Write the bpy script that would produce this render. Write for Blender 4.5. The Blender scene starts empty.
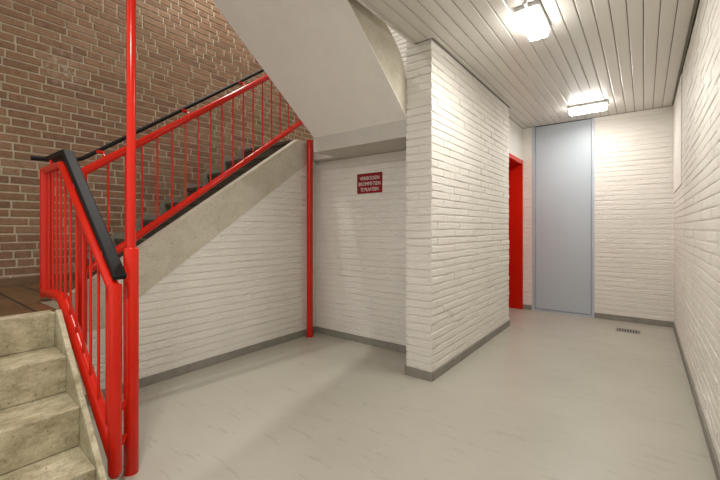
import bpy, math, random
from mathutils import Vector, Matrix

# ------------------------------------------------------------------ camera, world, exposure
S = bpy.context.scene
COL = S.collection
CAM_H = 1.185
F_PX, CY = 372.7, 228.3
cam_d = bpy.data.cameras.new('camera')
cam = bpy.data.objects.new('camera', cam_d); COL.objects.link(cam)
cam.location = (0, 0, CAM_H)
cam.rotation_euler = (math.pi/2, 0, 0.6514)
cam_d.sensor_fit = 'HORIZONTAL'; cam_d.sensor_width = 36.0
cam_d.lens = F_PX/720*36
cam_d.shift_y = -(240-CY)/720
cam_d.clip_start = 0.02
S.camera = cam
w = bpy.data.worlds.new('world'); S.world = w; w.use_nodes = True
w.node_tree.nodes['Background'].inputs[0].default_value = (1.0, 0.98, 0.93, 1)
w.node_tree.nodes['Background'].inputs[1].default_value = 0.8
S.view_settings.view_transform = 'Standard'
S.view_settings.look = 'None'
S.view_settings.gamma = 1.0
S.view_settings.use_curve_mapping = False
S.view_settings.exposure = 0.33
LAMP = 17.0
LAMP_W = 15.0

# ------------------------------------------------------------------ main sizes (metres)
XR = 0.284; YF = 5.814; ZC = 2.653            # right wall, far wall, plank ceiling
XB = -1.31; XBL = -1.535; YB1 = 2.634; YB2 = 4.711   # wing wall
XL = -1.425                                   # recessed wall with the red door
YS = 3.079; XS = -2.982                       # wall with the sign, wall under the stairs
XW = -3.95                                    # brown brick wall
YBK = -1.6                                    # how far the place is built behind the camera
L1 = 0.735; R2 = 0.177; L2 = L1+8*R2          # landings
CEIL_L = -1.45                                # left edge of the plank ceiling

# ------------------------------------------------------------------ node helpers
def new_mat(name):
    m = bpy.data.materials.new(name); m.use_nodes = True
    return m, m.node_tree, m.node_tree.nodes['Principled BSDF']
def nd(t, kind, **kw):
    n = t.nodes.new(kind)
    for k, v in kw.items():
        if k.startswith('i_'): n.inputs[k[2:].replace('_', ' ')].default_value = v
        else: setattr(n, k, v)
    return n
def ramp(t, src, stops):
    r = t.nodes.new('ShaderNodeValToRGB')
    while len(r.color_ramp.elements) < len(stops): r.color_ramp.elements.new(0.5)
    for e, (p, c) in zip(r.color_ramp.elements, stops):
        e.position = p; e.color = (*c, 1)
    t.links.new(src, r.inputs['Fac']); return r
def coords(t, scale=(1, 1, 1)):
    g = t.nodes.new('ShaderNodeNewGeometry')
    mp = t.nodes.new('ShaderNodeMapping'); mp.inputs['Scale'].default_value = scale
    t.links.new(g.outputs['Position'], mp.inputs['Vector']); return mp.outputs['Vector']
def noise(t, vec, scale, detail=4, rough=0.55):
    n = nd(t, 'ShaderNodeTexNoise'); n.inputs['Scale'].default_value = scale
    n.inputs['Detail'].default_value = detail; n.inputs['Roughness'].default_value = rough
    t.links.new(vec, n.inputs['Vector']); return n.outputs['Fac']
def bump(t, b, h, dist, strength=1.0, prev=None):
    n = nd(t, 'ShaderNodeBump'); n.inputs['Distance'].default_value = dist
    n.inputs['Strength'].default_value = strength
    t.links.new(h, n.inputs['Height'])
    if prev: t.links.new(prev.outputs[0], n.inputs['Normal'])
    t.links.new(n.outputs[0], b.inputs['Normal']); return n
def mixc(t, fac, a, b, mode='MIX'):
    n = t.nodes.new('ShaderNodeMix'); n.data_type = 'RGBA'; n.blend_type = mode
    for s, v in ((0, fac), (6, a), (7, b)):
        if hasattr(v, 'default_value') or hasattr(v, 'links'): t.links.new(v, n.inputs[s])
        elif isinstance(v, tuple): n.inputs[s].default_value = (*v, 1)
        else: n.inputs[s].default_value = v
    return n.outputs[2]
def mottled(name, c1, c2, scale=6, rough=0.6, bscale=60, bdist=0.001, stretch=(1, 1, 1), spec=0.5, metal=0, detail=5):
    m, t, b = new_mat(name)
    v = coords(t, stretch)
    r = ramp(t, noise(t, v, scale, detail), [(0.3, c1), (0.7, c2)])
    t.links.new(r.outputs[0], b.inputs['Base Color'])
    b.inputs['Roughness'].default_value = rough
    b.inputs['Specular IOR Level'].default_value = spec
    b.inputs['Metallic'].default_value = metal
    if bdist: bump(t, b, noise(t, v, bscale, 4), bdist)
    return m

MAT = {}
# white painted brick
m, t, b = new_mat('white_painted_brick')
v = coords(t)
r = ramp(t, noise(t, v, 2.2, 5), [(0.3, (0.75, 0.72, 0.655)), (0.7, (0.81, 0.78, 0.715))])
t.links.new(r.outputs[0], b.inputs['Base Color']); b.inputs['Roughness'].default_value = 0.5
mp = nd(t, 'ShaderNodeMapping'); mp.inputs['Scale'].default_value = (1, 1, 2.2); t.links.new(v, mp.inputs[0])
b1 = bump(t, b, noise(t, mp.outputs[0], 30, 4, 0.6), 0.009)
b2 = bump(t, b, noise(t, v, 120, 3), 0.002, prev=b1)
MAT['white_brick'] = m
# smooth plaster
MAT['plaster'] = mottled('white_plaster', (0.70, 0.68, 0.63), (0.75, 0.73, 0.68), 3, 0.6, 90, 0.0006)
# brown brick with a tone per brick
m, t, b = new_mat('brown_brick')
v = coords(t)
at = nd(t, 'ShaderNodeAttribute', attribute_name='tone')
r = ramp(t, at.outputs['Fac'], [(0.0, (0.235, 0.135, 0.08)), (0.3, (0.28, 0.162, 0.096)), (0.7, (0.315, 0.18, 0.105)), (1.0, (0.35, 0.22, 0.14))])
r2 = ramp(t, noise(t, v, 30, 8, 0.75), [(0.3, (0.58, 0.55, 0.50)), (0.72, (1.15, 1.14, 1.12))])
c = mixc(t, 1.0, r.outputs[0], r2.outputs[0], 'MULTIPLY')
# a lime bloom on a few bricks
vd = nd(t, 'ShaderNodeVectorMath', operation='DISTANCE'); vd.inputs[1].default_value = (XW, 1.01, 2.56)
t.links.new(v, vd.inputs[0])
fa = ramp(t, vd.outputs['Value'], [(0.04, (1, 1, 1)), (0.20, (0, 0, 0))])
fb = ramp(t, noise(t, v, 22, 6, 0.75), [(0.50, (0, 0, 0)), (0.62, (0.95, 0.95, 0.95))])
fc = mixc(t, 1.0, fa.outputs[0], fb.outputs[0], 'MULTIPLY')
c = mixc(t, fc, c, (0.55, 0.50, 0.42))
t.links.new(c, b.inputs['Base Color']); b.inputs['Roughness'].default_value = 0.85
bump(t, b, noise(t, v, 70, 5), 0.004)
MAT['brown_brick'] = m
MAT['mortar'] = mottled('grey_mortar', (0.47, 0.40, 0.29), (0.62, 0.54, 0.41), 14, 0.95, 120, 0.003)
# floor: worn grey linoleum with scuffs
m, t, b = new_mat('grey_floor')
v = coords(t)
r = ramp(t, noise(t, v, 1.4, 6, 0.6), [(0.3, (0.41, 0.39, 0.33)), (0.7, (0.465, 0.445, 0.38))])
mp = nd(t, 'ShaderNodeMapping'); mp.inputs['Rotation'].default_value = (0, 0, 0.5); mp.inputs['Scale'].default_value = (1.2, 9, 1)
t.links.new(v, mp.inputs[0])
r2 = ramp(t, noise(t, mp.outputs[0], 2.6, 3), [(0.61, (1, 1, 1)), (0.65, (0.82, 0.81, 0.79)), (0.67, (1, 1, 1))])
r3 = ramp(t, noise(t, v, 55, 2), [(0.24, (0.78, 0.77, 0.75)), (0.30, (1, 1, 1))])
c = mixc(t, 1.0, r.outputs[0], r2.outputs[0], 'MULTIPLY'); c = mixc(t, 0.7, c, r3.outputs[0], 'MULTIPLY')
t.links.new(c, b.inputs['Base Color'])
rr = nd(t, 'ShaderNodeMapRange'); rr.inputs['To Min'].default_value = 0.26; rr.inputs['To Max'].default_value = 0.42
t.links.new(noise(t, v, 5, 4), rr.inputs['Value']); t.links.new(rr.outputs[0], b.inputs['Roughness'])
bump(t, b, noise(t, v, 14, 3), 0.0012)
MAT['floor'] = m
MAT['base'] = mottled('grey_baseboard', (0.21, 0.197, 0.165), (0.27, 0.255, 0.215), 12, 0.7)
MAT['plank'] = mottled('cream_ceiling_plank', (0.62, 0.595, 0.545), (0.66, 0.635, 0.585), 2, 0.3, 30, 0.0, (1, .3, 1))
MAT['gap'] = mottled('gap_shade', (0.05, 0.045, 0.04), (0.07, 0.06, 0.05), 8, 0.8, 30, 0.0)  # dark colour standing for the shade inside narrow gaps
MAT['red'] = mottled('red_gloss_paint', (0.56, 0.013, 0.004), (0.62, 0.018, 0.006), 3, 0.2, 25, 0.0008, spec=0.3)
MAT['black'] = mottled('black_rubber', (0.006, 0.006, 0.006), (0.010, 0.010, 0.010), 8, 0.5, 80, 0.0004, spec=0.18)
MAT['soffit'] = mottled('grey_textured_plaster', (0.79, 0.755, 0.70), (0.83, 0.795, 0.74), 4, 0.75, 26, 0.006, (1.6, 0.8, 1))
MAT['beam'] = mottled('shade_toned_beam', (0.50, 0.475, 0.42), (0.55, 0.525, 0.47), 6, 0.7, 60, 0.001)  # darker than the soffit: the beam's weaker light is put into its colour
# concretes
def concrete(name, c1, c2, dark, stain):
    m, t, b = new_mat(name); v = coords(t)
    r = ramp(t, noise(t, v, 5, 8, 0.65), [(0.28, c1), (0.72, c2)])
    mp = nd(t, 'ShaderNodeMapping'); mp.inputs['Scale'].default_value = (3, 1.8, 3); t.links.new(v, mp.inputs[0])
    r2 = ramp(t, noise(t, mp.outputs[0], 4.5, 12, 0.82), [(0.36, dark), (0.60, (1, 1, 1))])
    r3 = ramp(t, noise(t, v, 80, 3), [(0.31, (0.30, 0.28, 0.24)), (0.38, (1, 1, 1))])
    c = mixc(t, stain, r.outputs[0], r2.outputs[0], 'MULTIPLY'); c = mixc(t, 0.7, c, r3.outputs[0], 'MULTIPLY')
    t.links.new(c, b.inputs['Base Color']); b.inputs['Roughness'].default_value = 0.62
    bump(t, b, noise(t, v, 55, 6), 0.002); return m
MAT['step'] = concrete('worn_concrete', (0.44, 0.385, 0.25), (0.66, 0.60, 0.44), (0.36, 0.32, 0.22), 0.8)
MAT['stringer'] = concrete('pale_concrete', (0.50, 0.46, 0.365), (0.63, 0.59, 0.49), (0.82, 0.80, 0.74), 0.7)
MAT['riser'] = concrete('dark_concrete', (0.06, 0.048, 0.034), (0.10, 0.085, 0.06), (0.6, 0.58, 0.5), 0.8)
MAT['skirting'] = mottled('grey_stair_skirting', (0.20, 0.18, 0.14), (0.28, 0.255, 0.20), 10, 0.7)
# landing tiles
m, t, b = new_mat('brown_quarry_tile'); v = coords(t)
bt = nd(t, 'ShaderNodeTexBrick', offset=0.0, squash=1.0)
bt.inputs['Scale'].default_value = 1.0; bt.inputs['Brick Width'].default_value = 0.36; bt.inputs['Row Height'].default_value = 0.18
bt.inputs['Mortar Size'].default_value = 0.007; bt.inputs['Bias'].default_value = 0.0
bt.inputs['Color1'].default_value = (0.10, 0.055, 0.024, 1); bt.inputs['Color2'].default_value = (0.19, 0.105, 0.045, 1)
bt.inputs['Mortar'].default_value = (0.012, 0.010, 0.008, 1)
t.links.new(v, bt.inputs['Vector'])
r2 = ramp(t, noise(t, v, 14, 6, 0.7), [(0.3, (0.55, 0.55, 0.5)), (0.7, (1.1, 1.05, 1.0))])
c = mixc(t, 1.0, bt.outputs['Color'], r2.outputs[0], 'MULTIPLY')
t.links.new(c, b.inputs['Base Color']); b.inputs['Roughness'].default_value = 0.4
MAT['tile'] = m
MAT['tile_dark'] = mottled('brown_skirting_tile', (0.12, 0.07, 0.04), (0.19, 0.11, 0.06), 9, 0.45)
MAT['blue'] = mottled('blue_grey_paint', (0.43, 0.485, 0.53), (0.46, 0.515, 0.56), 1.5, 0.38, 30, 0.0006)
MAT['blue_trim'] = mottled('pale_blue_trim', (0.42, 0.47, 0.53), (0.46, 0.51, 0.57), 3, 0.35, 40, 0.0004)
MAT['steel'] = mottled('grey_metal', (0.30, 0.285, 0.26), (0.38, 0.36, 0.33), 12, 0.4, 60, 0.0004, metal=0.5)
MAT['lamp_body'] = mottled('white_lamp_body', (0.55, 0.55, 0.53), (0.6, 0.6, 0.58), 5, 0.45, 60, 0.0)
MAT['sign_red'] = mottled('red_enamel', (0.22, 0.003, 0.006), (0.26, 0.004, 0.008), 6, 0.35, 60, 0.0)
MAT['sign_white'] = mottled('white_letters', (0.75, 0.72, 0.68), (0.8, 0.77, 0.73), 6, 0.5, 60, 0.0)
m, t, b = new_mat('glowing_diffuser')
b.inputs['Base Color'].default_value = (0.9, 0.9, 0.88, 1)
b.inputs['Emission Color'].default_value = (1.0, 0.965, 0.915, 1)
b.inputs['Emission Strength'].default_value = LAMP
MAT['glow'] = m

# ------------------------------------------------------------------ mesh builder
class MB:
    def __init__(s): s.v = []; s.f = []; s.mi = []; s.tone = []
    def face(s, idx, mi=0, tone=0.5): s.f.append(tuple(idx)); s.mi.append(mi); s.tone.append(tone)
    def box(s, a, b, mi=0):
        n = len(s.v)
        x0, y0, z0 = [min(p, q) for p, q in zip(a, b)]; x1, y1, z1 = [max(p, q) for p, q in zip(a, b)]
        s.v += [(x0,y0,z0),(x1,y0,z0),(x1,y1,z0),(x0,y1,z0),(x0,y0,z1),(x1,y0,z1),(x1,y1,z1),(x0,y1,z1)]
        for q in ((0,3,2,1),(4,5,6,7),(0,1,5,4),(1,2,6,5),(2,3,7,6),(3,0,4,7)): s.face([n+i for i in q], mi)
        return s
    def prism(s, poly, axis, a, b, mi=0):
        """poly: list of 2-D points in the plane normal to axis ('x': (y,z), 'y': (x,z), 'z': (x,y))"""
        def P(p, t):
            return {'x': (t, p[0], p[1]), 'y': (p[0], t, p[1]), 'z': (p[0], p[1], t)}[axis]
        area = sum(poly[i][0]*poly[(i+1) % len(poly)][1]-poly[(i+1) % len(poly)][0]*poly[i][1] for i in range(len(poly)))
        flip = (area < 0) ^ (axis == 'y') ^ (a > b)
        n = len(s.v); k = len(poly)
        s.v += [P(p, a) for p in poly]+[P(p, b) for p in poly]
        bot = list(range(n, n+k)); top = list(range(n+k, n+2*k))
        s.face(bot if flip else bot[::-1], mi); s.face(top[::-1] if flip else top, mi)
        for i in range(k):
            j = (i+1) % k; q = [n+i, n+j, n+k+j, n+k+i]
            s.face(q[::-1] if flip else q, mi)
        return s
    def tube(s, path, r, seg=20, cap=True, radii=None, mi=0):
        P = [Vector(p) for p in path]; n0 = len(s.v); N = len(P)
        T = []
        for i in range(N):
            a = (P[i]-P[i-1]).normalized() if i else None; b = (P[i+1]-P[i]).normalized() if i < N-1 else None
            T.append(((a or b)+(b or a)).normalized())
        up = Vector((0, 0, 1)) if abs(T[0].z) < 0.9 else Vector((0, 1, 0))
        X = T[0].cross(up).normalized()
        for i in range(N):
            X = (X-T[i]*X.dot(T[i])).normalized(); Y = T[i].cross(X)
            rr = radii[i] if radii else r
            k = 1.0
            for j in range(seg):
                a = 2*math.pi*j/seg
                s.v.append(tuple(P[i]+(X*math.cos(a)+Y*math.sin(a))*rr*k))
        for i in range(N-1):
            for j in range(seg):
                a = n0+i*seg+j; b = n0+i*seg+(j+1) % seg
                s.face((a, b, b+seg, a+seg), mi)
        if cap:
            s.face([n0+j for j in range(seg)][::-1], mi); s.face([n0+(N-1)*seg+j for j in range(seg)], mi)
        return s
    def bricks(s, O, U, N, length, z0, z1, course=0.0617, bl=0.22, joint=0.006, depth=0.005, rnd=None, wild=False, mi_b=0, mi_m=0, jit=0.0014, cham=0.010, keep=None, thick=0.002):
        """courses of single bricks on a wall plane from O along U, facing N"""
        rnd = rnd or random.Random(3)
        O = Vector(O); U = Vector(U); N = Vector(N); flip = U.cross(Vector((0, 0, 1))).dot(N) < 0
        def quad(q, mi, tone=0.5): s.face(q[::-1] if flip else q, mi, tone)
        rows = max(1, round((z1-z0)/course)); ch = (z1-z0)/rows
        for r in range(rows):
            za = z0+r*ch; zb = za+ch; x = 0 if (wild or r % 2 == 0) else -bl/2
            if wild: x = -rnd.random()*bl
            while x < length-1e-4:
                L = bl if (not wild or rnd.random() < 0.62) else bl*0.5
                xa = max(0, x); xb = min(length, x+L); x += L
                if xb-xa < 0.02: continue
                if keep and not keep((xa+xb)/2, (za+zb)/2, xa, xb, za, zb): continue
                e1 = 0 if xa <= 0 or not wild else joint/2; e2 = 0 if xb >= length or not wild else joint/2; c1 = 0 if xa <= 0 else cham*(1 if wild else 0.7); c2 = 0 if xb >= length else cham*(1 if wild else 0.7)
                d = rnd.uniform(-1, 1)*jit*1.3; tone = rnd.random(); n = len(s.v); ja = joint/2
                ring = [(xa+e1, za+ja), (xb-e2, za+ja), (xb-e2, zb-ja), (xa+e1, zb-ja)]
                inn = [(xa+e1+c1, za+ja+cham), (xb-e2-c2, za+ja+cham), (xb-e2-c2, zb-ja-cham), (xa+e1+c1, zb-ja-cham)]
                for (u, z) in ring: s.v.append(tuple(O+U*u+Vector((0,0,z))+N*(-depth)))
                hd = 0.5 if wild else 0.22
                for (u, z) in ring: s.v.append(tuple(O+U*(u+rnd.uniform(-1,1)*jit*.6)+Vector((0,0,z+rnd.uniform(-1,1)*jit*.6))+N*(-depth*hd+d)))
                for (u, z) in inn: s.v.append(tuple(O+U*(u+rnd.uniform(-1,1)*jit)+Vector((0,0,z+rnd.uniform(-1,1)*jit))+N*(d+rnd.uniform(-1,1)*jit*.5)))
                for k in range(4):
                    j = (k+1) % 4
                    quad([n+k, n+j, n+4+j, n+4+k], mi_b, tone); quad([n+4+k, n+4+j, n+8+j, n+8+k], mi_b, tone)
                quad([n+8, n+9, n+10, n+11], mi_b, tone)
        return s
    def build(s, name, mats, parent=None, smooth=False, bevel=0, tone=False):
        if not isinstance(mats, (list, tuple)): mats = [mats]
        off = Vector((0, 0, 0)); p = parent
        while p is not None: off += p.location; p = p.parent
        me = bpy.data.meshes.new(name)
        me.from_pydata([tuple(Vector(v)-off) for v in s.v], [], s.f)
        for m_ in mats: me.materials.append(MAT[m_])
        me.polygons.foreach_set('material_index', s.mi)
        if tone:
            a = me.attributes.new('tone', 'FLOAT', 'FACE'); a.data.foreach_set('value', s.tone)
        me.update()
        o = bpy.data.objects.new(name, me); COL.objects.link(o)
        if parent: o.parent = parent
        if smooth:
            me.polygons.foreach_set('use_smooth', [True]*len(me.polygons))
            me.set_sharp_from_angle(angle=math.radians(38))
        if bevel:
            bm_ = o.modifiers.new('bevel', 'BEVEL'); bm_.width = bevel; bm_.segments = 2; bm_.limit_method = 'ANGLE'
        return o

def tag(o, label, cat, group=None):
    o['label'] = label; o['category'] = cat
    if group: o['group'] = group
    return o
def thing(name, loc, label, cat, group=None):
    o = bpy.data.objects.new(name, None); o.location = loc; o.empty_display_size = 0.1; COL.objects.link(o)
    return tag(o, label, cat, group)
def struct(o): o['kind'] = 'structure'; return o
def copy_part(o, parent, loc):
    c = o.copy(); COL.objects.link(c); c.parent = parent; c.location = loc
    return c

# ------------------------------------------------------------------ the setting
struct(MB().box((XW-0.2, YBK, -0.1), (XR+0.2, YF+0.2, 0)).build('floor', 'floor'))

def brick_wall(name, core, panels, wild=False, mats=('white_brick',), core_mi=0, **kw):
    mb = MB()
    for c in core: mb.box(*c, mi=core_mi)
    for i, p in enumerate(panels):
        q = dict(kw); q.update(p); mb.bricks(rnd=random.Random(len(name)*7+i), wild=wild, **q)
    return struct(mb.build(name, mats, tone=wild))
e = 0.007
# right wall
brick_wall('wall_right', [((XR+e, YBK, 0), (XR+0.2, YF+0.2, ZC+0.1))],
           [dict(O=(XR, YF, 0), U=(0, -1, 0), N=(-1, 0, 0), length=YF-YBK, z0=0.0, z1=ZC)], depth=0.008)
# far wall, left and right of the blue panel
brick_wall('wall_back', [((-0.525, YF+e, 0), (XR+0.2, YF+0.2, ZC+0.1)), ((-1.62, YF+e, 0), (-1.290, YF+0.2, ZC+0.1)),
                         ((-1.290, YF+0.09, 0), (-0.525, YF+0.2, ZC+0.1))],
           [dict(O=(-0.525, YF, 0), U=(1, 0, 0), N=(0, -1, 0), length=XR+0.525, z0=0, z1=ZC),
            dict(O=(-1.425, YF, 0), U=(1, 0, 0), N=(0, -1, 0), length=0.135, z0=0, z1=ZC)], depth=0.008)
# wing wall beside the corridor
brick_wall('wall_pier', [((XBL+0.009, YB1+0.009, 0), (XB-0.009, YB2, ZC+0.4))],
           [dict(O=(XBL, YB1, 0), U=(1, 0, 0), N=(0, -1, 0), length=XB-XBL, z0=0, z1=ZC+0.35),
            dict(O=(XB, YB1, 0), U=(0, 1, 0), N=(1, 0, 0), length=YB2-YB1, z0=0, z1=ZC),
            dict(O=(XBL, YB1, 0), U=(0, 1, 0), N=(-1, 0, 0), length=YS-YB1, z0=0, z1=1.9)], depth=0.009, jit=0.0024, cham=0.008, joint=0.007)
# recessed plastered wall round the red door
DY0, DY1, DZ = 4.86, 5.806, 2.180
mb = MB()
mb.box((XL-0.25, YB2-0.05, 0), (XL, DY0, ZC+0.1)); mb.box((XL-0.25, DY0, DZ), (XL, YF+0.1, ZC+0.1))
mb.box((XL-0.25, DY1, 0), (XL, YF+0.1, DZ)); mb.box((XL-0.30, DY0-0.2, 0), (XL-0.25, YF+0.1, ZC))
struct(mb.build('wall_left', 'plaster'))
# wall with the sign, under the upper landing
brick_wall('wall_alcove', [((XS-0.2, YS+e, 0), (XBL+0.02, YS+0.15, 1.93))],
           [dict(O=(XS, YS, 0), U=(1, 0, 0), N=(0, -1, 0), length=XBL-XS, z0=0, z1=1.90)], depth=0.006, joint=0.004, jit=0.0012)
# wall under the stairs, cut along the stringer
STR_K = 0.712
def str_bot(y): return 0.665+STR_K*(y-1.196)
def str_top(y): return 1.035+STR_K*(y-1.196)
def under(y): return max(0.49, str_bot(y))
mb = MB()
mb.prism([(0.665, 0), (YS+e, 0), (YS+e, 1.93), (1.196+(1.93-0.665)/STR_K, 1.93), (0.95, 0.49), (0.665, 0.49)], 'x', XS-0.12, XS-e)
mb.bricks((XS, 0.665, 0), (0, 1, 0), (1, 0, 0), YS-0.665, 0, 2.0, rnd=random.Random(9), depth=0.005, joint=0.004,
          keep=lambda c, z, xa, xb, za, zb: zb <= under(0.665+xb)+0.055 and za < 1.9, jit=0.0012)
struct(mb.build('wall_stairs', 'white_brick'))
# brown brick wall of the stairwell
brick_wall('wall_stairwell', [((XW-0.2, YBK, L1-0.3), (XW-0.006, 4.25, 5.2))],
           [dict(O=(XW, YBK, 0), U=(0, 1, 0), N=(1, 0, 0), length=4.245-YBK, z0=L1-0.25, z1=5.2)],
           wild=True, mats=('brown_brick', 'mortar'), core_mi=1, course=0.0652, bl=0.225, joint=0.013, depth=0.005, cham=0.0025, jit=0.0012)
# back wall of the upper landing and the roof of the stairwell
brick_wall('wall_landing', [((XW-0.2, 4.266, 1.9), (CEIL_L, 4.45, 5.2))],
           [dict(O=(XW, 4.25, 0), U=(1, 0, 0), N=(0, -1, 0), length=XBL-XW+0.08, z0=L2, z1=5.15)], depth=0.014, cham=0.008)
# ceiling planks
mb = MB()
pw = 0.0893; x = XR-0.02
def plank(x0, x1, y0, y1):
    g = 0.0021; c = 0.006
    poly = [(x0+g, ZC+0.012), (x0+g, ZC+c*0.7), (x0+g+c, ZC), (x1-g-c, ZC), (x1-g, ZC+c*0.7), (x1-g, ZC+0.012)]
    mb.prism(poly, 'y', y0, y1)
while x > CEIL_L+0.001:
    x0 = max(x-pw, CEIL_L)
    if x <= XB-0.01 or x0 < XB-0.01:
        plank(x0, x, YBK, YB1-0.012)
        if x0 > XL-0.03: plank(max(x0, XL+0.006), x, YB2+0.01, YF-0.012)
        if x > XB+0.012: plank(XB+0.012, x, YB1-0.012, YB2+0.01)
    else: plank(x0, x, YBK, YF-0.012)
    x = x0
mb.box((CEIL_L-0.01, YBK, ZC+0.012), (XR+0.1, YB1-0.002, ZC+0.022))
mb.box((XB+0.002, YB1-0.002, ZC+0.012), (XR+0.1, YF+0.1, ZC+0.022), 1)
mb.box((XL-0.02, YB2+0.002, ZC+0.012), (XB+0.1, YF+0.1, ZC+0.022), 1)
struct(mb.build('ceiling', ['plank', 'gap']))
# ceiling edge trim, dark shade strips, unseen upper wall and stairwell roof
struct(MB().box((CEIL_L-0.022, YBK, ZC-0.004), (CEIL_L, YB1-0.012, ZC+0.05)).build('trim_1', 'plank', bevel=0.003))
struct(MB().box((CEIL_L-0.018, YBK, ZC+0.05), (CEIL_L+0.03, YB1-0.006, 5.2)).build('upper_wall_unseen', 'plaster'))  # unseen upper-floor wall, added to keep the light contained
struct(MB().box((XR-0.019, YBK, ZC-0.003), (XR-0.008, YF-0.012, ZC+0.01)).build('edge_shade_1', 'base'))  # dark strip standing in for the shadow gap along the right wall
mb = MB().box((XB+0.0005, YB1-0.012, ZC-0.003), (XB+0.013, YB2+0.012, ZC+0.008)).box((XBL+0.085, YB1-0.013, ZC-0.003), (XB+0.0005, YB1-0.0008, ZC+0.008)).box((XL+0.0005, YB2+0.012, ZC-0.003), (XL+0.010, YF-0.001, ZC+0.008)).box((XL+0.010, YF-0.013, ZC-0.003), (XR-0.026, YF-0.001, ZC+0.008))
struct(mb.build('edge_shade_2', 'base'))  # dark strips standing in for the shadow line where planks meet walls
struct(MB().box((XW-0.2, YBK, 5.2), (CEIL_L, 4.45, 5.3)).build('stairwell_roof', 'plaster'))  # unseen roof closing the stairwell

# baseboards
def board(name, a, b): struct(MB().box(a, b).build(name, 'base', bevel=0.002))
BH = 0.068; T = 0.012
board('baseboard_right', (XR-T, YBK, 0), (XR+e, YF, BH))
board('baseboard_back', (-0.525, YF-T, 0), (XR-T, YF+e, BH))
board('baseboard_back.001', (XL+T, YF-T, 0), (-1.300, YF+e, BH))
mb = MB().box((XB-0.01, YB1, 0), (XB+T, YB2, BH)).box((XBL-T, YB1-T, 0), (XB+T, YB1+0.01, BH)).box((XBL-T, YB1+0.01, 0), (XBL+0.01, YS-T, BH))
struct(mb.build('baseboard_pier', 'base', bevel=0.002))
board('baseboard_alcove', (XS+T, YS-T, 0), (XBL-T, YS+e, BH))
board('baseboard_stairs', (XS-e, 0.68, 0), (XS+T, YS, BH))

# red door in its deep frame
d1 = struct(MB().box((XL-0.24, DY0+0.04, 0.01), (XL-0.20, DY1-0.04, DZ-0.058)).build('door_1', 'red', bevel=0.002))
fr = MB().box((XL-0.245, DY0, 0), (XL+0.012, DY0+0.04, DZ)).box((XL-0.245, DY1-0.04, 0), (XL+0.012, DY1, DZ)).box((XL-0.245, DY0+0.04, DZ-0.058), (XL+0.012, DY1-0.04, DZ))
fr.build('door_frame', 'red', d1, bevel=0.003)
h = MB().tube([(XL-0.20, DY0+0.10, 1.05), (XL-0.15, DY0+0.10, 1.05), (XL-0.15, DY0+0.22, 1.05)], 0.010, 12)
h.build('door_handle', 'steel', d1, smooth=True)
# blue-grey full-height panel door
d2 = struct(MB().box((-1.252, YF+0.018, 0.030), (-0.560, YF+0.055, ZC-0.006)).build('door_2', 'blue', bevel=0.002))
fr = MB().box((-1.290, YF-0.006, 0), (-1.257, YF+0.06, ZC)).box((-0.555, YF-0.006, 0), (-0.525, YF+0.06, ZC)).box((-1.257, YF-0.006, 0), (-0.555, YF+0.06, 0.022))
fr.build('door_frame', 'blue_trim', d2, bevel=0.002)
struct(MB().box((-1.257, YF+0.056, 0.022), (-0.555, YF+0.062, ZC)).build('door_slit_shade', 'gap'))  # dark sheet behind the leaf, coloured as the shade in its slits

# smooth panel high on the right wall
tag(MB().box((XR-0.009, 4.62, 1.60), (XR+0.008, YF-0.01, ZC-0.02)).build('wall_panel', 'plaster', bevel=0.003),
    'smooth white board fixed high on the right brick wall near the far corner', 'wall panel')

# ------------------------------------------------------------------ lower concrete flight
YC0, YC1 = 0.600, 0.624
def skew(o, x0=-2.50):
    for q in o.data.vertices:
        wx = q.co.x+(-1.83)
        if wx > x0 and q.co.y+0.1 > 0.3: q.co.y -= 0.042*(wx-x0)
    return o
NX = [-2.505, -2.280, -2.052, -1.825]; RL = L1/4
st = thing('staircase', (-1.83, 0.1, 0), 'short flight of four worn concrete steps rising left to the tiled landing', 'staircase')
for k, nx in enumerate(NX):
    z1 = L1-k*RL; z0 = z1-RL
    back = nx-0.10 if k == 0 else NX[k-1]-0.018
    mb = MB().prism([(nx, z1), (nx-0.018, z0), (back-0.004, z0), (back-0.004, z1)], 'y', YBK, YC0)
    skew(mb.build('step', 'step', st, bevel=0.005))
sl = RL/((NX[3]-NX[0])/3)
xe = NX[3]+(RL+0.012)/sl
poly = [(NX[0]-0.03, 0), (NX[0]-0.03, L1+0.006), (NX[0]+0.0, L1+0.012), (xe, 0.0)]
skew(MB().prism(poly, 'y', YC0, YC1).build('stringer', 'step', st, bevel=0.003))
MB().prism([(-2.60, 0), (-2.60, L1-RL), (NX[0]-0.03, L1-RL), (NX[1]-.03, L1-2*RL), (NX[2]-.03, L1-3*RL), (NX[3]-.03, 0.0)], 'y', YBK, YC0-0.045).build('core', 'step', st)

# tiled landing
ld = thing('stair_landing', (-3.2, -0.4, 0.49), 'half-height stair landing with brown quarry tiles beside the brown brick wall', 'landing')
mb = MB().box((XW+0.001, YBK, 0.49), (NX[0]-0.104, YC1, L1-0.012)).box((XW+0.001, YC1, 0.49), (XS+0.004, 1.14, L1-0.012))
mb.build('slab', 'stringer', ld)
mb = MB().box((XW+0.001, YBK, L1-0.012), (NX[0]-0.104, YC1, L1)).box((XW+0.001, YC1, L1-0.012), (XS-0.02, 1.14, L1))
mb.build('tile_floor', 'tile', ld)
MB().box((NX[0]-0.35, YBK, 0), (NX[0]-0.11, YC1, 0.49)).build('support_wall', 'stringer', ld)
MB().box((XW-0.004, YBK, L1), (XW+0.012, 1.10, L1+0.062)).build('tile_skirting', 'tile_dark', ld, bevel=0.002)

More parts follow.
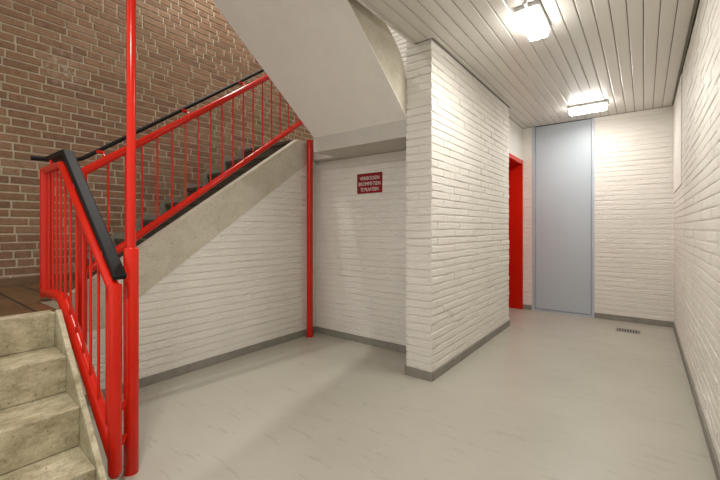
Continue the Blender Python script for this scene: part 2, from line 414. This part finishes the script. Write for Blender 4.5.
# ------------------------------------------------------------------ upper concrete flight
TG = 0.232; Y8 = 2.770
up = thing('staircase', (-3.4, 1.15, L1), 'upper concrete flight rising along the brown brick wall behind red balusters', 'staircase')
prof = []
for k in range(8):
    z1 = L1+(k+1)*R2; yn = Y8-(7-k)*TG
    yb = yn+TG if k < 7 else yn+0.30
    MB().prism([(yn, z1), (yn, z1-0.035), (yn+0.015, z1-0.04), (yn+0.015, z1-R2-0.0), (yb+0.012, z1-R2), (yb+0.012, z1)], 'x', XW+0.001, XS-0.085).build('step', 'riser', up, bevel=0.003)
ya, yb_ = 0.93, Y8+0.02
MB().prism([(1.00, 0.49+0.035), (1.196+(1.93-0.665)/STR_K, 1.93), (3.0, 1.93), (3.0, L2), (Y8+0.04, L2), (0.775, str_top(0.775)), (0.775, 0.735), (0.775, 0.49), (0.94, 0.49)], 'x', XS-0.085, XS+0.003).build('stringer', 'stringer', up, bevel=0.004)
sk = []
for k in range(8):
    z1 = L1+(k+1)*R2; yn = Y8-(7-k)*TG
    sk += [(yn-0.045, z1-R2+0.055), (yn-0.045, z1-0.02), (yn+0.01, z1+0.055)]
sk += [(3.0, L2+0.055), (3.0, L2-0.1), (1.15, L1-0.02), (1.10, L1), (1.08, L1+0.055)]
MB().prism(sk, 'x', XW-0.003, XW+0.012).build('skirting', 'skirting', up)

# upper landing slab with its front beam
ZS = 2.078; YE = 2.655
la = thing('stair_landing', (-2.3, YE, 1.92), 'upper stair landing seen from below as a white beam above the red sign', 'landing')
MB().box((-2.603, YE, 1.935), (XBL-0.002, YE+0.30, L2)).build('beam', 'beam', la, bevel=0.003)
MB().box((-2.603, YE+0.30, 1.935), (XBL-0.002, 4.243, L2-0.01)).box((XW+0.001, 3.0, 1.935), (-2.603, 4.243, L2-0.01)).box((XS+0.004, 2.955, 1.935), (-2.603, 3.0, L2-0.01)).build('slab', 'beam', la)

# overhead flight
XO0, XO1 = -2.595, XBL+0.0
KS = 0.757
def sof(y): return ZS+KS*(YE-y)
ov = thing('staircase', (-2.1, YE, ZS), 'overhead flight seen from below as a sloping grey textured soffit', 'staircase')
ytop = -1.2
MB().prism([(YE, ZS), (ytop, sof(ytop)), (ytop, sof(ytop)+0.072), (YE, ZS+0.072)], 'x', XO0, XO1-0.07).prism([(YE, ZS), (ytop, sof(ytop)), (ytop, sof(ytop)+0.012), (YE, ZS+0.012)], 'x', XO1-0.07, XO1).build('soffit_slab', 'soffit', ov)
poly = [(YE, ZS+0.012), (YE, 2.30), (2.645, 2.37), (2.62, 2.44), (2.585, 2.51), (2.53, 2.58), (2.46, 2.64), (2.363, 2.70), (2.24, 2.76), (2.05, 2.90), (ytop, 2.90+KS*(2.05-ytop)), (ytop, sof(ytop)+0.012)]
MB().prism(poly, 'x', XO1-0.07, XO1).build('parapet', 'stringer', ov)
for k in range(9):
    y0 = YE-k*0.2378; z1 = L2+(k+1)*0.18
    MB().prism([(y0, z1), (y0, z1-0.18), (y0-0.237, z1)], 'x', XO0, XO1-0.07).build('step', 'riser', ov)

# ------------------------------------------------------------------ red poles
def arc_pts(c, r, a0, a1, n, ax1, ax2):
    c = Vector(c); ax1 = Vector(ax1); ax2 = Vector(ax2)
    return [tuple(c+ax1*(r*math.cos(a0+(a1-a0)*i/n))+ax2*(r*math.sin(a0+(a1-a0)*i/n))) for i in range(n+1)]
PX, PY = -1.980, 0.765
pole = thing('support_pole', (PX, PY, 0), 'tall red steel pole with a thicker lower sleeve at the foot of the stairs', 'pole')
MB().tube([(PX, PY, 1.05), (PX, PY, sof(PY)-0.002)], 0.0205, 28).build('shaft', 'red', pole, smooth=True)
MB().tube([(PX, PY, 0.004), (PX, PY, 0.012), (PX, PY, 1.085), (PX, PY, 1.092)], 0.0325, 32, radii=[0.029, 0.0325, 0.0325, 0.028]).build('sleeve', 'red', pole, smooth=True)
MB().tube([(PX, PY, 0), (PX, PY, 0.006)], 0.0315, 28).build('base_plate', 'red', pole, smooth=True)
CX, CYY = -2.915, 2.915
pole2 = thing('support_pole', (CX, CYY, 0), 'plain red steel post in the alcove corner under the upper landing', 'pole')
MB().tube([(CX, CYY, 0.006), (CX, CYY, 2.15)], 0.034, 28).build('shaft', 'red', pole2, smooth=True)
MB().tube([(CX, CYY, 0), (CX, CYY, 0.008)], 0.040, 28).build('base_plate', 'red', pole2, smooth=True)

# ------------------------------------------------------------------ railing of the lower flight
RY = 0.668
XN0, XN1 = -3.005, -1.902           # far newel, near newel
XK = -2.65                          # where the rails start to slope
ZT, ZB = 1.548, 0.785
K1 = 0.84
rl = thing('stair_railing', (XN1, RY, 0.06), 'red tubular railing with wide black handrail beside the short concrete flight', 'railing')
KT = 0.868
def ztop(x): return ZT if x < XK else ZT-KT*(x-XK)
def zbot(x): return ZB if x < XK else ZB-K1*(x-XK)
R = 0.033
MB().tube([(XN0, RY, ZB-0.03), (XN0, RY, ZT+0.008)], 0.029, 24).build('newel_post', 'red', rl, smooth=True)
pp = [(XN1, RY, 0.055), (XN1, RY, 0.062), (XN1, RY, 0.075), (XN1, RY, 0.095), (XN1, RY, 0.92), (XN1, RY, 0.932)]
MB().tube(pp, R, 28, radii=[0.008, 0.018, 0.025, 0.0285, 0.0285, 0.027]).build('newel_post', 'red', rl, smooth=True)
MB().tube([(XN0, RY, ZT), (XK-0.02, RY, ZT), (XK+0.02, RY, ZT-KT*0.02), (XN1, RY, ztop(XN1))], 0.026, 20).build('top_rail', 'red', rl, smooth=True)
MB().tube([(XN0, RY, ZB), (XK-0.02, RY, ZB), (XK+0.02, RY, ZB-K1*0.02), (XN1, RY, zbot(XN1))], 0.030, 20).build('bottom_rail', 'red', rl, smooth=True)
for bx in (-2.925, -2.847, -2.770, -2.695, -2.612, -2.52, -2.42, -2.315, -2.21, -2.102, -1.995):
    MB().tube([(bx, RY, zbot(bx)), (bx, RY, ztop(bx))], 0.0068, 12).build('baluster', 'red', rl, smooth=True)
# the bent lower ends of the balusters give the bottom rail its knuckles
hw = 0.028; ht = 0.016; ho = 0.070; hy = RY+0.018
def hz(x): return ztop(x)+ho
xa, xb = XN0+0.02, XN1+0.005
mb = MB()
poly = [(xa, hz(xa)-ht), (XK, ZT+ho-ht), (xb, hz(xb)-ht), (xb+0.012, hz(xb)-ht+0.022), (XK+0.01, ZT+ho+ht+0.004), (xa, hz(xa)+ht)]
mb.prism(poly, 'y', hy-hw, hy+hw)
hr = mb.build('handrail', 'black', rl, bevel=0.007)
for bx in (XN0+0.12, -2.45, -2.05):
    MB().tube([(bx, RY, ztop(bx)+0.015), (bx, RY, hz(bx)-ht)], 0.009, 12).build('bracket', 'red', rl, smooth=True)
for z in (0.20, 0.36):
    MB().tube([(XN1, RY+0.028, z), (PX+0.01, PY-0.03, z)], 0.010, 12).build('bolt', 'red', rl, smooth=True)
for bx in (-2.40,):
    MB().tube([(bx, YC1-0.004, zbot(bx)-0.03), (bx, RY, zbot(bx)-0.005)], 0.009, 10).build('bolt', 'red', rl, smooth=True)

# ------------------------------------------------------------------ railing of the upper flight
UX = -2.955
KU = 0.735
def ut(y): return 1.800+KU*(y-1.18)
def ub(y): return 1.125+KU*(y-1.18)
Y0, Y1 = 0.845, 2.98
ur = thing('stair_railing', (UX, Y0, 0.55), 'long red railing with thin balusters and slim black handrail on the upper flight', 'railing')
MB().tube([(UX, Y0, 0.41), (UX, Y0, ut(Y0)+0.0)], 0.028, 24).build('newel_post', 'red', ur, smooth=True)
MB().tube([(UX, Y0-0.01, ut(Y0-0.01)), (UX, Y1, ut(Y1))], 0.026, 24).build('top_rail', 'red', ur, smooth=True)
MB().tube([(UX, Y0-0.01, ub(Y0-0.01)), (UX, Y1, ub(Y1))], 0.026, 24).build('bottom_rail', 'red', ur, smooth=True)
y = 0.996; first = None
while y < Y1-0.05:
    z = ub(y)
    if first is None:
        first = MB().tube([(UX, y, z), (UX, y, ut(y))], 0.0065, 10).build('baluster', 'red', ur, smooth=True); yf0 = y; zf0 = z
    else: copy_part(first, ur, (0, y-yf0, z-zf0))
    y += 0.1096
BX = -3.045
def bz(y): return 1.640 if y < Y0 else 1.640+KU*(y-Y0)
MB().tube([(BX, 0.605, 1.625), (BX, Y0-0.04, 1.635), (BX, Y0+0.03, bz(Y0+0.03)), (BX, 2.75, bz(2.75))], 0.014, 16).build('handrail', 'black', ur, smooth=True)
for y in (0.98, 1.58, 2.12, 2.62):
    mb = MB().tube([(UX-0.01, y, ut(y)+0.01), (UX-0.04, y, ut(y)+0.055), (BX, y, bz(y)-0.012)], 0.008, 10)
    mb.box((BX-0.012, y-0.03, bz(y)-0.030), (BX+0.018, y+0.02, bz(y)-0.010))
    mb.build('bracket', 'red', ur, smooth=True)


# ------------------------------------------------------------------ ceiling lights
def light(loc, along_y, label, group='box lamps under the plank ceiling', power=1.0):
    x, y, z = loc
    lx, ly = (0.065, 0.178) if along_y else (0.190, 0.065)
    r = thing('ceiling_light', loc, label, 'ceiling light', group)
    MB().box((x-lx-0.012, y-ly-0.012, z-0.028), (x+lx+0.012, y+ly+0.012, z)).build('base', 'lamp_body', r, bevel=0.005)
    MB().box((x-lx, y-ly, z-0.088), (x+lx, y+ly, z-0.028)).build('diffuser', 'glow', r, bevel=0.016)
    if along_y:
        MB().tube([(x, y-ly-0.012, z-0.014), (x, y-ly-0.06, z-0.014)], 0.011, 12).build('cable_gland', 'lamp_body', r, smooth=True)
    a = bpy.data.lights.new('lamp_light', 'AREA'); a.shape = 'RECTANGLE'; a.size = 2*lx-0.02; a.size_y = 2*ly-0.02
    a.energy = LAMP_W*power; a.color = (1.0, 0.965, 0.915)
    ao = bpy.data.objects.new('lamp_light', a); COL.objects.link(ao); ao.parent = r; ao.location = (0, 0, -0.0895)
    return r
light((-0.612, 2.790, ZC), True, 'bright box lamp lengthwise on the planks, the nearer one at the top edge', power=0.85)
light((-0.535, 5.160, ZC), False, 'bright box lamp set crosswise on the planks near the blue-grey door', power=0.68)
light((-0.90, 0.15, ZC), True, 'bright box lamp on the planks above the viewer, out of the picture', power=1.65)  # unseen lamp added for the front light on stairs and newel
light((-3.30, 2.1, 5.2), True, 'bright box lamp on the stairwell roof, added out of the picture', 'stairwell lamps', 3.2)  # unseen lamp added for the brighter brick of the stairwell

# ------------------------------------------------------------------ sign
sx, sz, sw, sh = -2.225, 1.645, 0.315, 0.205
sg = tag(MB().box((sx-sw/2, YS-0.004, sz-sh/2), (sx+sw/2, YS+0.002, sz+sh/2)).build('wall_sign', 'sign_red', bevel=0.001),
         'small dark red sign with three lines of white capitals on the alcove wall', 'sign')
lines = [('VERBODEN', 0.052, 0.245), ('BROMFIETSEN', -0.005, 0.270), ('TE PLAATSEN', -0.062, 0.225)]
for i, (txt, dz, wd) in enumerate(lines):
    cu = bpy.data.curves.new('lettering', 'FONT'); cu.body = txt; cu.size = 0.06; cu.align_x = 'CENTER'; cu.align_y = 'CENTER'; cu.extrude = 0.0008
    tmp = bpy.data.objects.new('tmp', cu); COL.objects.link(tmp)
    bpy.context.view_layer.update()
    me = bpy.data.meshes.new_from_object(tmp.evaluated_get(bpy.context.evaluated_depsgraph_get()))
    bpy.data.objects.remove(tmp); bpy.data.curves.remove(cu)
    xs = [q.co.x for q in me.vertices]; ys = [q.co.y for q in me.vertices]
    kx = wd/(max(xs)-min(xs)); ky = 0.036/(max(ys)-min(ys))
    cx, cy = (max(xs)+min(xs))/2, (max(ys)+min(ys))/2
    for q in me.vertices:
        q.co = Vector((sx+(q.co.x-cx)*kx, YS-0.0046-q.co.z, sz+dz+(q.co.y-cy)*ky))
    me.materials.clear(); me.materials.append(MAT['sign_white'])
    o = bpy.data.objects.new('lettering', me); COL.objects.link(o); o.parent = sg

# ------------------------------------------------------------------ floor grille
gx, gy = -0.148, 5.295
gr = thing('floor_grille', (gx, gy, 0), 'small slotted metal grille set in the floor before the far wall', 'grille')
GW, GD = 0.115, 0.085
MB().box((gx-GW, gy-GD, 0), (gx+GW, gy-GD+0.01, 0.004)).box((gx-GW, gy+GD-0.01, 0), (gx+GW, gy+GD, 0.004)).box((gx-GW, gy-GD, 0), (gx-GW+0.01, gy+GD, 0.004)).box((gx+GW-0.01, gy-GD, 0), (gx+GW, gy+GD, 0.004)).build('frame', 'steel', gr)
MB().box((gx-GW+0.01, gy-GD+0.01, 0.0002), (gx+GW-0.01, gy+GD-0.01, 0.0012)).build('hollow_shade', 'gap', gr)  # flat dark plate in place of the shaded hollow under the slats
for i in range(8):
    bx = gx-0.091+i*0.026
    MB().box((bx-0.006, gy-GD+0.01, 0.001), (bx+0.006, gy+GD-0.01, 0.0035)).build('slat', 'steel', gr)
